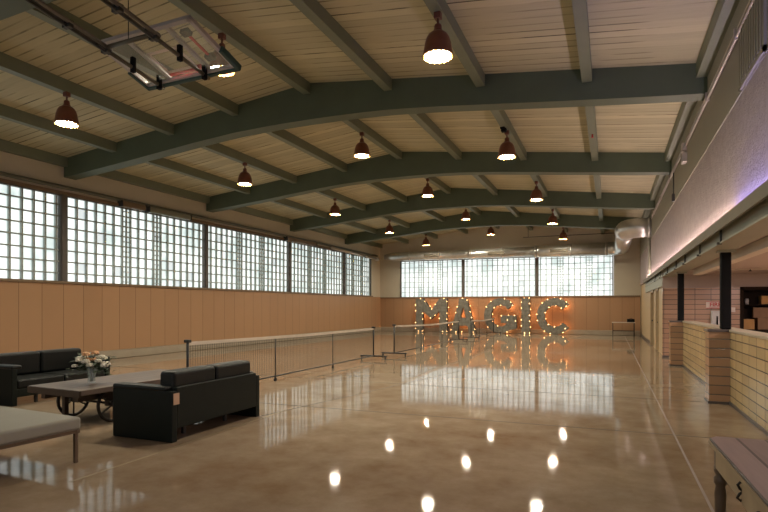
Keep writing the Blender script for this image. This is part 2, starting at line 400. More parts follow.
# ------------------------------------------------------------------ left wall
WZ0, WZ1 = 2.26, 4.58
posts = [FB+BAY*k for k in range(-3, 4)] + [31.2]     # window posts
w = MB()
w.box(XL-.25, XL, Y0, YB+.2, 0, WZ0-.06)
w.box(XL-.25, XL, Y0, YB+.2, WZ1+.04, ztop(XL)+.02)
w.box(XL-.25, XL, 31.2, YB+.2, WZ0-.06, WZ1+.04)
w.box(XL-.25, XL, Y0, posts[0], WZ0-.06, WZ1+.04)
struct(w.build('wall_left', M['plaster']))
struct(MB().box(XL, XL+.05, Y0, YB, .26, WZ0-.07).build('trim_1', M['wainscot_y']))
struct(MB().box(XL-.02, XL+.09, Y0, 31.3, WZ0-.08, WZ0-.005).build('trim_2', M['sill'], bevel=.01))
struct(MB().box(XL, XL+.10, Y0, YB, 0, .25).build('baseboard_left', M['concrete_base'], bevel=.02))
def glass_block(name, ax, a, b, z0, z1, at, pitch, side, mat, half=(), s=.021):
    """frame (root) > glass, muntins ; side = direction the room lies"""
    def bx(mb, h0, h1, d0, d1, za, zb):
        if ax == 1: mb.box(min(at+side*d0, at+side*d1), max(at+side*d0, at+side*d1), h0, h1, za, zb)
        else: mb.box(h0, h1, min(at+side*d0, at+side*d1), max(at+side*d0, at+side*d1), za, zb)
    fr = MB(); t = .055
    bx(fr, a, b, -.16, .01, z0-.05, z0); bx(fr, a, b, -.16, .01, z1, z1+.04)
    bx(fr, a, a+t, -.16, .03, z0, z1); bx(fr, b-t, b, -.16, .03, z0, z1)
    root = struct(fr.build(name, M['mullion']))
    g = MB(); bx(g, a+t, b-t, -.14, -.10, z0, z1)
    g.build('glass', mat, root)
    mu = MB()
    h = math.ceil((a+t)/pitch)*pitch
    while h < b-t:
        bx(mu, h-s, h+s, -.10, -.03, z0, z1); h += pitch
    for hh in half:
        bx(mu, hh-s*.8, hh+s*.8, -.10, -.035, z0, z1)
        z = math.ceil(z0/pitch)*pitch - pitch/2
        while z < z1:
            if z > z0: bx(mu, hh-pitch*.5, hh+pitch*.5, -.10, -.04, z-.012, z+.012)
            z += pitch
    z = math.ceil(z0/pitch)*pitch
    while z < z1:
        bx(mu, a+t, b-t, -.10, -.032, z-s*.85, z+s*.85); z += pitch
    mu.build('mortar_grid', M['muntin'], root)
    return root
for i in range(len(posts)-1):
    a, b = posts[i], posts[i+1]
    P = .31
    hv = []
    if i >= 2:
        for fr_ in (.36, .62):
            c = (math.floor((a+(b-a)*fr_)/P)+.5)*P
            hv.append(c)
    glass_block('window_%d' % (i+1), 1, a+.04, b-.04, WZ0, WZ1, XL, P, 1, M['block_y'], hv)
for i, p in enumerate(posts[1:-1]):
    o = struct(MB().box(XL-.14, XL+.06, p-.075, p+.075, WZ0, WZ1+.03).build('window_post', M['mullion'], bevel=.008))
# green rail along the head of the side windows with roll-up shade boxes
struct(MB().tube([(XL+.10,Y0,4.80),(XL+.10,31.9,4.80)], .055, 10).build('trim_3', M['rail']))
struct(MB().box(XL, XL+.05, Y0, 31.5, WZ1+.03, WZ1+.12).build('trim_4', M['sill']))
def cassette(y0, y1, label, mat, zc=4.70):
    t = thing('shade_cassette', label, 'shade box', (XL+.103, (y0+y1)/2, zc-.1), 0, 'shade boxes above the side windows')
    L = (y1-y0)/2
    MB().box(-.10, .10, -L, L, 0, .17).build('housing', mat, t, bevel=.03)
    MB().box(-.10, .11, -L-.03, -L, -.01, .18).build('end_cap', M['dark_metal'], t)
    MB().box(-.10, .11, L, L+.03, -.01, .18).build('end_cap', M['dark_metal'], t)
cassette(13.25, 15.1, 'pale green roller box above the second glass-block window from the left edge', M['cassette'])
cassette(12.2, 13.1, 'short dark brown roller box left of the pale green one above the side windows', M['sill'])
cassette(21.3, 24.0, 'long dark roller box above the fourth glass-block window, under a beam end', M['sill'])
# pale pipe in the far left corner
t = thing('corner_pipe', 'pale round pipe running above the last side window into the far left corner', 'pipe', (XL+.25,25.5,4.62))
MB().tube([(0,0,.05),(0,6.0,-.06)], .075, 12).build('straight_run', M['white_pipe'], t)
for yy in (.5,3.0,5.6): MB().box(-.25,.0,yy-.02,yy+.02,-.09,-.06).build('wall_bracket', M['dark_metal'], t)
MB().tube([(0,4.2,-.03),(0,4.4,-.035)], .105, 12).build('collar', M['galv'], t)
MB().tube([(0,5.9,-.06),(0,6.15,-.065)], .105, 12).build('collar', M['galv'], t)

# ------------------------------------------------------------------ back wall
BZ0, BZ1 = 2.19, 4.43
BX = [-12.41, -8.29, -3.91, .2]
w = MB()
w.box(XL-.2, XR+.4, YB, YB+.25, 0, BZ0-.05)
w.box(XL-.2, BX[0], YB, YB+.25, BZ0-.05, BZ1+.04); w.box(BX[3], XR+.4, YB, YB+.25, BZ0-.05, BZ1+.04)
w.prism([(XL-.2,BZ1+.04),(XR+.4,BZ1+.04),(XR+.4,ztop(XR+.4)),(RX,ztop(RX)),(XL-.2,ztop(XL-.2))], 'y', YB, YB+.25)
struct(w.build('wall_back', M['plaster']))
struct(MB().box(XL+.05, XR, YB-.05, YB, .26, BZ0-.08).build('trim_5', M['wainscot_x']))
struct(MB().box(XL+.05, XR, YB-.09, YB+.01, BZ0-.09, BZ0-.01).build('trim_6', M['sill'], bevel=.01))
struct(MB().box(XL+.1, XR, YB-.10, YB, 0, .25).build('baseboard_back', M['concrete_base'], bevel=.02))
for i in range(3):
    hv = [(math.floor((BX[i]+(BX[i+1]-BX[i])*f)/.31)+.5)*.31 for f in ((.33,.66) if i != 1 else ())]
    glass_block('window_%d' % (8+i), 0, BX[i]+.03, BX[i+1]-.03, BZ0, BZ1, YB, .31, -1, M['block_x'], hv, .016)
for x in BX[1:3]:
    struct(MB().box(x-.06, x+.06, YB-.05, YB+.15, BZ0, BZ1).build('window_post', M['mullion'], bevel=.008))
# long round duct
t = thing('air_duct', 'galvanised round duct along the back wall ending in a big elbow into the side wall', 'duct', (0,0,0))
def arc(c, r, a0, a1, n, z=4.72):
    return [(c[0]+r*math.cos(a0+(a1-a0)*i/n), c[1]+r*math.sin(a0+(a1-a0)*i/n), z) for i in range(n+1)]
dz = 4.70; dr = .30
MB().tube([(-13.2,31.95,dz),(-12.6,31.95,dz),(-3.9,31.95,dz)], [.16,.27,.29], 20).build('straight_run', M['galv'], t)
MB().tube([(-3.9,31.95,dz),(-3.6,31.95,dz),(-.1,31.95,dz)], [.31,.355,.355], 20).build('straight_run', M['galv'], t)
MB().tube([(-.1,31.95,dz)]+arc((-.02,31.35), .6, PI/2, 0, 8, dz)+[(.58,24.7,dz)], .36, 20).build('elbow', M['galv'], t)
MB().tube([(.58,24.9,dz)]+arc((1.18,24.5), .6, PI, PI*1.5, 8, dz)+[(1.5,23.9,dz)], .385, 24).build('elbow', M['galv'], t)
for x in (-11.5,-9.6,-7.7,-5.8,-3.9,-2,-.2):
    MB().tube([(x-.03,31.95,dz),(x+.03,31.95,dz)], .315 if x < -3.95 else .375, 20).build('joint_band', M['galv'], t)
MB().tube([(.58,24.85,dz),(.58,24.95,dz)], .41, 20).build('joint_band', M['galv'], t)
MB().tube([(1.38,23.9,dz),(1.44,23.9,dz)], .42, 20).build('joint_band', M['galv'], t)
for x in (-10.0,-6.1,-2.6):
    rr = .30 if x < -3.9 else .36
    g = MB().box(x-.48, x+.48, 31.95-rr-.03, 31.95-rr+.09, dz-.09, dz+.07).build('grille', M['grille'], t)
# thin rod across the back gable
tag(MB().tube([(-4.5,31.2,5.45),(.9,31.2,5.45)], .02, 6).build('tie_rod', M['dark_metal']), 'thin dark rod spanning below the last purlins above the round duct', 'rod')
rod = bpy.data.objects['tie_rod']
for x in (-4.22, -.38): MB().tube([(x,31.2,5.45),(x,31.2,ztop(x)-.235)], .012, 6).build('hanger', M['dark_metal'], rod)

# ------------------------------------------------------------------ right side: upper wall, header, half wall, side room
w = MB(); w.box(XR, XR+.25, Y0, YB, 2.71, 4.20)
struct(w.build('wall_right', M['acoustic']))
struct(MB().box(XR-.015, XR+.25, Y0, YB, 4.20, ztop(XR)+.02).build('trim_7', M['smooth_wall']))
struct(MB().box(XR-.13, XR-.10, Y0, 27.5, 2.61, 2.76).build('trim_8', M['ledge']))         # lip of the light cove
struct(MB().box(XR-.10, XR+.25, Y0, 27.5, 2.69, 2.71).build('trim_9', M['ledge']))           # cove floor
hd = MB(); hd.box(XR+.0, XR+.04, Y0, 27.5, 2.49, 2.69); hd.box(XR-.04, XR+.34, Y0, 27.5, 2.47, 2.49); hd.box(XR+.27, XR+.31, Y0, 19.0, 2.49, 2.69)
struct(hd.build('beam', M['steel_header']))
# light strip lying in the cove: lilac, then warm white
t = thing('led_strip', 'glowing light strip hidden in the cove below the rough side wall', 'light strip', (XR-.055, 0, 2.715))
segs = [(-5.5, 8.3, (.42,.36,1.0), 26), (8.3, 14.5, (1.0,.76,.68), 27), (14.5, 20.0, (.98,.74,.72), 27), (20.0, 27.3, (1.0,.74,.70), 27)]
for i, (a, b, c, s) in enumerate(segs):
    MB().box(-.02, .02, a+.02, b-.02, 0, .012).build('light_bar', emit('strip_glow_%d' % i, c, s), t)
# small hooks and brackets along the header
hook = MB().box(-.012,.012,-.02,.02,-.12,.10).box(-.05,.012,-.03,.03,-.14,-.11).build('hanger_bracket', M['dark_metal'])
hys = [9.2, 11.2, 13.3, 15.0, 17.2, 19.4, 21.6]
nm = ['first','second','third','fourth','fifth','sixth','seventh']
for i, y in enumerate(hys):
    o = hook if i == 0 else hook.copy()
    if i: COL.objects.link(o)
    o.location = (XR-.022, y, 2.60)
    tag(o, 'small dark hanger clip on the steel header, %s counted from the right photo edge' % nm[i], 'bracket', 'hanger clips on the header')
# conduits high on the right wall
t = thing('wall_conduit', 'pair of pale conduits running along the top of the side wall', 'conduit', (XR-.045,0,4.93))
MB().tube([(0,Y0,0),(0,23.2,0)], .022, 8).build('pipe', M['white_pipe'], t)
MB().tube([(.005,Y0,.09),(.005,23.2,.09)], .016, 8).build('pipe', M['white_pipe'], t)
for y in (8.0, 10.2, 13.4, 16.2, 19, 22):
    MB().box(-.03,.03,y-.015,y+.015,-.03,.11).build('clamp', M['white_pipe'], t)
t = thing('drop_conduit', 'thin dark conduit with a small box hanging on the upper side wall', 'conduit', (XR-.04,15.4,4.22))
MB().tube([(0,0,.1),(0,0,.70)], .014, 6).build('pipe', M['dark_metal'], t)
MB().box(-.04,.04,-.06,.06,-.02,.16).build('outlet_box', M['dark_metal'], t, bevel=.01)
t = thing('junction_box', 'pale electrical box cluster on the conduit above the side wall', 'electrical box', (XR-.06,13.1,4.6))
MB().box(-.05,.05,-.12,.12,.0,.2).build('box', M['white_pipe'], t, bevel=.01)
MB().box(-.05,.05,-.05,.10,.26,.42).build('box', M['white_pipe'], t, bevel=.01)
MB().tube([(0,0,.2),(0,0,.3)], .015, 6).build('pipe', M['white_pipe'], t)
# louvre vent
t = thing('louvre_vent', 'tall slatted air vent in the upper side wall by the right photo edge', 'vent', (XR-.015,7.3,4.24))
MB().box(-.015,0,-.56,.56,0,.78).build('back_panel', M['grille'], t)
for i in range(9):
    MB().box(-.035,-.004,-.5+i*.115,-.5+i*.115+.06,.03,.75).build('louvre', M['smooth_wall'], t)
f = MB(); f.box(-.03,0,-.6,-.54,-.03,.81); f.box(-.03,0,.54,.6,-.03,.81); f.box(-.03,0,-.6,.6,-.03,.02); f.box(-.03,0,-.6,.6,.76,.81)
f.build('frame', M['smooth_wall'], t)
# vertical pipe on the far right
tag(MB().tube([(XR-.05,24.2,2.77),(XR-.05,24.2,4.3)], .05, 10).build('riser_pipe', M['steel_header']), 'grey vertical pipe dropping below the duct elbow on the side wall', 'pipe')

# half wall with piers
HY1 = 16.2
struct(MB().box(1.76, 1.98, Y0, HY1, .0, 1.15).build('wall_right_lower', M['tile_y']))
struct(MB().box(1.745, 2.02, Y0, HY1, 1.15, 1.19).build('trim_10', M['coping_light'], bevel=.008))
struct(MB().box(1.745, 1.76, Y0, HY1, 0, .05).build('baseboard_right', M['coping']))
for i, y in enumerate((10.1, 16.13)):
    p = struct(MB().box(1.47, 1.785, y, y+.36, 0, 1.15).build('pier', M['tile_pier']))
    MB().box(1.45, 1.80, y-.02, y+.38, 1.15, 1.19).build('pier_cap', M['coping'], p, bevel=.008)
    MB().box(1.455, 1.79, y-.012, y+.37, 0, .04).build('pier_base', M['coping'], p)
    c = MB(); c.box(1.655, 1.80, y+.10, y+.25, 1.19, 2.47)
    o = c.build('column', M['black'], bevel=.02); struct(o)
    MB().box(1.62, 1.86, y+.05, y+.30, 2.43, 2.47).build('cap_plate', M['steel_header'], o)
# side room
struct(MB().box(1.55, 7.0, Y0, 19.0, 2.52, 2.60).build('ceiling_side', M['soffit']))
struct(MB().box(1.98, 2.16, Y0, 16.0, 2.37, 2.515).build('beam', M['soffit_light']))
TW = 18.8
SX0, SX1, SZ0, SZ1 = 3.59, 6.4, .86, 2.08     # pass-through opening
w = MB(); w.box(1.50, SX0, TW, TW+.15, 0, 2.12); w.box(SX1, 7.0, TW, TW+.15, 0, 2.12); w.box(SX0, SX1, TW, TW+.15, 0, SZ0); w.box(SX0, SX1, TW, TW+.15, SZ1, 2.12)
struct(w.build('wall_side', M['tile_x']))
struct(MB().box(1.50, 7.0, TW, TW+.15, 2.12, 2.60).build('wall_side_upper', M['soffit']))
struct(MB().box(1.485, 3.5, TW-.02, TW, 0, .06).build('baseboard_side', M['coping']))
struct(MB().box(7.0, 7.2, Y0, 19.8, 0, 2.6).build('wall_side_right', M['tile_y']))
# recessed shelf niche
t = thing('shelf_niche', 'dark recessed shelf unit in the pink-lit tiled wall of the side room', 'shelf', ((SX0+SX1)/2, TW, SZ0))
W = (SX1-SX0)/2; Hn = SZ1-SZ0
b = MB(); b.box(-W, W, .72, .75, 0, Hn); b.box(-W, -W+.03, 0.0, .75, 0, Hn); b.box(W-.03, W, .0, .75, 0, Hn); b.box(-W, W, 0, .75, Hn-.03, Hn); b.box(-W, W, 0, .75, 0, .03)
b.build('carcass', M['dark_in'], t)
MB().box(-W+.03, W-.03, .15, .72, .74, .77).build('shelf', M['dark_in'], t)
f = MB(); f.box(-W-.06, -W, -.03, .0, -.04, Hn+.06); f.box(W, W+.06, -.03, 0, -.04, Hn+.06); f.box(-W-.06, W+.06, -.03, 0, Hn, Hn+.06)
f.build('frame', M['dark_in'], t)
MB().box(-W-.06, W+.06, -.25, .0, -.06, -.0).build('counter', M['dark_in'], t, bevel=.008)
def carton(x, y, z, sx, sy, sz, label, m):
    t = thing('carton', label, 'box', (x,y,z), random.uniform(-.08,.08))
    MB().box(-sx/2,sx/2,-sy/2,sy/2,0,sz).build('body', m, t, bevel=.006)
    MB().box(-.03,.03,-sy/2-.002,sy/2+.002,sz-.001,sz+.003).build('tape', M['jamb'], t)
zs = SZ0+.03
carton(4.42,TW+.4,SZ0+.77,.62,.4,.25,'wide orange tan box on the upper niche shelf', M['crate'])
carton(3.80,TW+.32,zs,.27,.3,.30,'small tan box at the left end of the niche floor', M['crate'])
carton(4.16,TW+.36,zs,.30,.3,.34,'brown box under another, middle of the niche floor', M['carton'])
carton(4.12,TW+.38,zs+.345,.40,.3,.30,'dull brown box stacked topmost on the niche floor', M['carton'])
carton(4.58,TW+.34,zs,.32,.3,.38,'yellow tan box right of the stack in the niche', M['crate'])
tag(MB().lathe([(.0,0),(.045,0),(.05,.14),(.035,.17),(0,.17)], 14).build('jar', M['box_white'], loc=(3.78,TW+.4,SZ0+.77)), 'small pale jar on the upper niche shelf', 'jar')
# FIRE sign and pale cabinet below it
t = thing('fire_sign', 'white sign with red FIRE lettering on the pink-lit tiles behind the black column', 'sign', (2.93,TW,1.51))
MB().box(-.27,.27,-.015,0,0,.21).build('panel', M['sign'], t, bevel=.004)
b = MB(); b.box(-.27,.27,-.019,-.014,.198,.21); b.box(-.27,.27,-.019,-.014,0,.015); b.box(-.2,.22,-.018,-.014,.03,.038)
b.build('red_border', M['red'], t)
cu = bpy.data.curves.new('lettering', 'FONT'); cu.body = 'FIRE'; cu.size = .165; cu.extrude = .003; cu.align_x = 'CENTER'; cu.offset = .004
o = bpy.data.objects.new('lettering', cu); COL.objects.link(o); o.parent = t; o.location = (-.03,-.016,.06); o.rotation_euler = (PI/2,0,0); cu.materials.append(M['red'])
bpy.context.view_layer.update()
me = bpy.data.meshes.new_from_object(o); o2 = bpy.data.objects.new('lettering', me); COL.objects.link(o2); o2.parent = t; o2.location = o.location; o2.rotation_euler = o.rotation_euler
bpy.data.objects.remove(o); o2.name = 'lettering'
t = thing('wall_cabinet', 'pale grey upright cabinet on the wall under the red FIRE sign', 'cabinet', (3.02,TW,.86))
MB().box(-.24,.24,-.18,0,0,.58).build('body', M['box_white'], t, bevel=.01)
MB().box(-.22,.22,-.195,-.18,.02,.56).build('door', M['box_white'], t, bevel=.006)
MB().box(-.12,-.08,-.215,-.195,.10,.42).build('handle', M['black'], t, bevel=.005)
t = thing('light_switch', 'small pale switch plate on the pink-lit tiles beside the dark niche', 'switch', (3.36,TW,1.40))
MB().box(-.05,.05,-.01,0,0,.14).build('plate', M['sign'], t, bevel=.003); MB().box(-.012,.012,-.02,-.01,.05,.09).build('toggle', M['sign'], t)
t = thing('sprinkler_head', 'small sprinkler fitting on the pinkish side room ceiling', 'sprinkler', (3.3,16.4,2.52))
MB().lathe([(0,-.06),(.05,-.06),(.012,-.03),(.012,0),(.06,0)], 12).build('head', M['dark_metal'], t)
MB().tube([(-1.5,0,-.01),(1.5,0,-.01)], .012, 6).build('pipe', M['soffit_light'], t)
# far right wall beyond the side room with two doorways
w = MB()
RXW = 1.56
for a, b in ((18.95,21.0),(22.1,23.3),(24.9,YB)): w.box(RXW, RXW+.2, a, b, 0, 2.2)
w.box(RXW, RXW+.2, 18.95, YB, 2.2, 2.80)
struct(w.build('wall_right_far', M['jamb']))
struct(MB().box(RXW-.02, RXW, 24.9, YB, 0, .12).build('baseboard_right_far', M['coping']))
struct(MB().box(XR-.02, XR+.2, 18.9, 27.5, 2.2, 2.60).build('trim_11', M['steel_header']))
for i, (a, b) in enumerate(((21.0,22.1),(23.3,24.9))):
    fr = MB(); fr.box(RXW-.03, RXW+.06, a, a+.07, 0, 2.2); fr.box(RXW-.03, RXW+.06, b-.07, b, 0, 2.2); fr.box(RXW-.03, RXW+.06, a, b, 2.13, 2.2)
    d = struct(fr.build('door_%d' % (i+1), M['jamb']))
    MB().box(RXW+.07, RXW+.12, a+.07, b-.07, 0.01, 2.13).build('door_leaf', M['door_brown'], d)
    MB().sphere((RXW+.04, b-.16, 1.0), .035).build('door_knob', M['dark_metal'], d)

# ------------------------------------------------------------------ pendant lamps
def make_lamp():
    t = thing('pendant_lamp', 'x', 'lamp', (0,0,0), 0, 'rust red pendant lamps')
    # origin at the mouth of the shade, lamp hangs above it
    MB().box(-.05,.05,-.05,.05,.53,.62).build('junction_box', M['rust_box'], t, bevel=.008)
    MB().tube([(0,0,.42),(0,0,.54)], .016, 8).build('stem', M['rust_box'], t)
    MB().lathe([(0,.45),(.045,.45),(.055,.42),(.055,.37),(.07,.36),(.07,.33)], 16).build('socket', M['rust_box'], t)
    sh = MB(); sh.lathe([(.055,.345),(.095,.335),(.14,.30),(.172,.24),(.192,.165),(.204,.085),(.216,.025),(.216,0),(.206,0),(.195,.085),(.18,.165),(.145,.26),(.055,.33)], 28)
    sh.build('shade', M['shade'], t)
    MB().disk(.195, (0,0,.035), 28, False).build('lens', M['lamp'], t)
    rg = MB(); vs = []; ns = 72                       # scalloped glass rim, one wavy ring
    for (r_, zo) in ((.200,.0),(.216,.0),(.224,-.012),(.216,-.022),(.200,-.022)):
        for k in range(ns):
            a = 2*PI*k/ns; w_ = .5+.5*math.cos(a*18)
            vs.append(((r_+.006*w_)*math.cos(a), (r_+.006*w_)*math.sin(a), zo*(.35+.9*w_)))
    fs = [(i*ns+k, i*ns+(k+1)%ns, ((i+1)%5)*ns+(k+1)%ns, ((i+1)%5)*ns+k) for i in range(5) for k in range(ns)]
    rg.add(vs, fs, True); rg.build('scalloped_rim', M['glass_ring'], t)
    rr = MB(); rr.lathe([(.198,-.006),(.21,-.006),(.21,.004),(.198,.004)], 28); rr.build('rim', M['glass_ring'], t)
    return t
rows = [(-9.92, 5.24, 'window-side row'), (-6.13, 5.70, 'middle ridge row'), (-2.29, 5.24, 'tiled-side row')]
ordn = ['first','second','third','fourth','fifth']
lamp0 = None
for (x, z, rn) in rows:
    for i in range(-1, 5):
        y = 7.55+BAY*i
        if i < 0: lab = None
        lab = 'rust red dome pendant lamp, %s, %s from the front' % (rn, ordn[i]) if i >= 0 else 'rust red dome pendant lamp behind the viewpoint, %s' % rn
        zz = ztop(x)-.24-.62
        if i < 0: continue
        if lamp0 is None:
            lamp0 = make_lamp(); lamp0.location = (x,y,zz); lamp0['label'] = lab
        else: dup(lamp0, (x,y,zz), None, lab)

# small fittings on the second lamp of the open side: cage and ballast
t = thing('spotlight', 'small black spotlight clamped above the second lamp of the open side row', 'spotlight', (-2.29,13.05,5.83))
MB().box(-.10,.02,-.07,.07,-.12,.10).build('body', M['black'], t, bevel=.01)
MB().tube([(0,0,.08),(0,0,.2)], .02, 6).build('bracket', M['black'], t)
MB().tube([(-.05,-.06,-.02),(-.05,-.15,-.06)], .055, 12).build('barrel', M['black'], t)
for (x, y, l) in ((-.38,13.6,'tiny red fitting under the purlin nearest the side wall, second bay'), ):
    t = thing('sprinkler_head', l, 'sprinkler', (x,y,ztop(x)-.238))
    MB().lathe([(0,-.07),(.035,-.07),(.012,-.04),(.02,0),(0,0)], 10).build('head', M['red'], t)

# ------------------------------------------------------------------ folded basketball backboard
t = thing('basketball_backboard', 'glass basketball backboard folded up under the roof with its steel frame', 'backboard', (-6.086,6.255,5.297))
yaw, tilt, roll, bw, bh = -.042, .288, -.008, 1.838, 1.022
u = Vector((math.cos(yaw)*math.cos(roll), math.sin(yaw)*math.cos(roll), math.sin(roll)))
f_ = Vector((-math.sin(yaw), math.cos(yaw), 0)); f_ = (f_-u*f_.dot(u)).normalized(); n_ = u.cross(f_)
d_ = f_*math.cos(tilt)-n_*math.sin(tilt); nn_ = u.cross(d_)
def bbox(mb, a0, a1, b0, b1, c0, c1):
    vs = [u*a+d_*b+nn_*c for c in (c0,c1) for (a,b) in ((a0,b0),(a1,b0),(a1,b1),(a0,b1))]
    return mb.add(vs, [(0,3,2,1),(4,5,6,7),(0,1,5,4),(1,2,6,5),(2,3,7,6),(3,0,4,7)])
gm, nt, b = new_mat('clear_board_glass'); b.inputs['Base Color'].default_value = (.85,.92,.88,1); b.inputs['Roughness'].default_value = .05
b.inputs['Alpha'].default_value = .16
hw, hh = bw/2, bh/2
bbox(MB(), -hw+.05, hw-.05, -hh+.05, hh-.05, -.006, .006).build('glass_panel', gm, t)
fr = MB()
bbox(fr, -hw, hw, -hh, -hh+.06, -.03, .03); bbox(fr, -hw, hw, hh-.06, hh, -.03, .03); bbox(fr, -hw, -hw+.06, -hh, hh, -.03, .03); bbox(fr, hw-.06, hw, -hh, hh, -.03, .03)
fr.build('frame', M['board_frame'], t)
pd = MB(); bbox(pd, -hw-.03, hw+.03, hh-.03, hh+.04, -.05, .05); pd.build('padding', M['teal_pad'], t, bevel=.015)
for s in (-1,1):
    pd = MB(); a, c = sorted((s*(hw-.03), s*(hw+.035))); bbox(pd, a, c, hh-.40, hh+.04, -.05, .05); pd.build('padding', M['teal_pad'], t, bevel=.015)
sq = MB()
bbox(sq, -.30,.30, .28,.33,-.009,-.007); bbox(sq, -.30,.30,-.12,-.07,-.009,-.007); bbox(sq,-.30,-.25,-.12,.33,-.009,-.007); bbox(sq,.25,.30,-.12,.33,-.009,-.007)
sq.build('target_square', M['sign'], t)
# inner braces
br = MB(); bbox(br, .36,.43,-hh+.05,hh-.05,.02,.06); bbox(br, -.45,-.38,-hh+.05,hh-.05,.02,.06); br.build('brace', M['board_frame'], t)
br = MB(); bbox(br, .58,.62,-.25,.25,.03,.05); br.build('brace', M['red'], t)
for (a, b_) in ((.6,-.25),(.6,.25)):
    k = MB(); bbox(k, a-.07,a+.07,b_-.05,b_+.05,.01,.07); k.build('corner_plate', M['mast'], t)
bbox(MB(), -.35,.35,.36,.42,.02,.07).build('rim_bracket', M['red'], t)
# long rails running back under the board, clamps, cross tube
for (X, ex) in ((-.62, 0), (.02+.30, 1)):
    e = u*X + d_*(hh-.02) + Vector((.05,0,-.09)); dirr = Vector((0,.9916,-.129))
    s0 = e - dirr*4.2; s1 = e - dirr*1.05
    MB().tube([e, e-dirr*1.25], .030, 10).build('mast_tube', M['mast'], t)
    for off in (-.05, .05):
        MB().tube([s0+Vector((off,0,.02)), s1+Vector((off,0,.02))], .028, 8).build('rail', M['mast_rail'], t)
    MB().tube([s0+Vector((0,0,-.03)), s1+Vector((0,0,-.03))], .02, 8).build('rail', M['dark_metal'], t)
    for k in (.10, .62):
        c = e - dirr*k
        MB().box(c.x-.03,c.x+.03,c.y-.035,c.y+.035,c.z-.07,c.z+.16).build('clamp', M['black'], t, bevel=.008)
    for k in (1.1, 1.7, 2.4):
        c = e - dirr*k
        MB().box(c.x-.07,c.x+.07,c.y-.035,c.y+.035,c.z-.045,c.z+.05).build('sleeve', M['dark_metal'], t, bevel=.006)
a = u*(-.62)+d_*(hh-.02)+Vector((.05,0,-.07)) - dirr*1.12; b = u*.32+d_*(hh-.02)+Vector((.05,0,-.07)) - dirr*1.12
MB().tube([a,b], .032, 10).build('cross_tube', M['mast'], t)
c = (a+b)/2
MB().tube([c, c+Vector((0,0,.95))], .007, 6).build('hanger_cable', M['dark_metal'], t)

# ------------------------------------------------------------------ portable nets down the hall
def make_net(name, label, x, y0, y1, hts, group):
    L = y1-y0; t = thing('sports_net', label, 'net', (x,y0,0), 0, group)
    h0, hm, h1 = hts
    def ht(s): return h0 + (hm-h0)*(s/(L/2)) if s <= L/2 else hm + (h1-hm)*((s-L/2)/(L/2))
    lo = .15
    nm_ = MB(); n = int(L/.06); r = .0018
    for i in range(n+1):
        s = L*i/n; nm_.box(-r,r,s-r,s+r,lo,ht(s)-.02)
    m = 18
    for j in range(m+1):
        q = j/m
        pts = [(0,s,lo+(ht(s)-.03-lo)*q) for s in (0,L/2,L)]
        nm_.tube(pts, r, 4, True, False)
    nm_.build('mesh_net', M['net_cord'], t)
    tp = MB()
    for (sa, sb) in ((0,L/2),(L/2,L)):
        za, zb = ht(sa), ht(sb)
        vs = [(dx,s,z+dz_) for (s,z) in ((sa,za),(sb,zb)) for (dx,dz_) in ((-.012,-.055),(.012,-.055),(.012,.0),(-.012,.0))]
        tp.add(vs, [(0,1,2,3),(7,6,5,4),(0,4,5,1),(1,5,6,2),(2,6,7,3),(3,7,4,0)])
    tp.build('top_tape', M['net_tape'], t)
    MB().tube([(0,0,.11),(0,L,.11)], .016, 8).build('bottom_bar', M['net_black'], t)
    for s in (0, L):
        MB().tube([(0,s,.08),(0,s,ht(s)+.03)], .022, 10).build('post', M['net_black'], t)
        MB().box(-.05,.05,s-.04,s+.04,ht(s)-.01,ht(s)+.04).build('post_cap', M['net_black'], t, bevel=.008)
        bs = MB().box(-.42,.42,s-.03,s+.03,.085,.125).build('base_foot', M['net_black'], t, bevel=.006)
        for dx in (-.38,.38):
            MB().tube([(dx-.014,s,.042),(dx+.014,s,.042)], .042, 12).tube([(dx,s,.05),(dx,s,.10)], .012, 6).build('caster', M['net_black'], bs)
    k = 2 if L > 5 else 1
    for i in range(k):
        s = L*(i+1)/(k+1)
        MB().tube([(0,s,.10),(0,s,ht(s)-.01)], .011, 8).build('centre_support', M['net_black'], t)
        lg = MB().tube([(0,s,.04),(0,s,.12)], .018, 8).build('support_foot', M['net_black'], t)
        MB().tube([(-.02,s,.035),(.02,s,.035)], .035, 10).build('caster', M['net_black'], lg)
    return t
g = 'wheeled nets down the hall'
make_net('sports_net', 'long low net on wheels right behind the dark sofa, nearest of three', -6.45, 7.08, 14.75, (.97,.93,.93), g)
make_net('sports_net', 'low net on wheels between the nearest net and the light-up letter A', -6.25, 15.9, 23.8, (.97,.90,.93), g)
make_net('sports_net', 'farthest low net on wheels, close before the light-up letter G', -6.15, 25.7, 31.2, (.92,.86,.90), g)

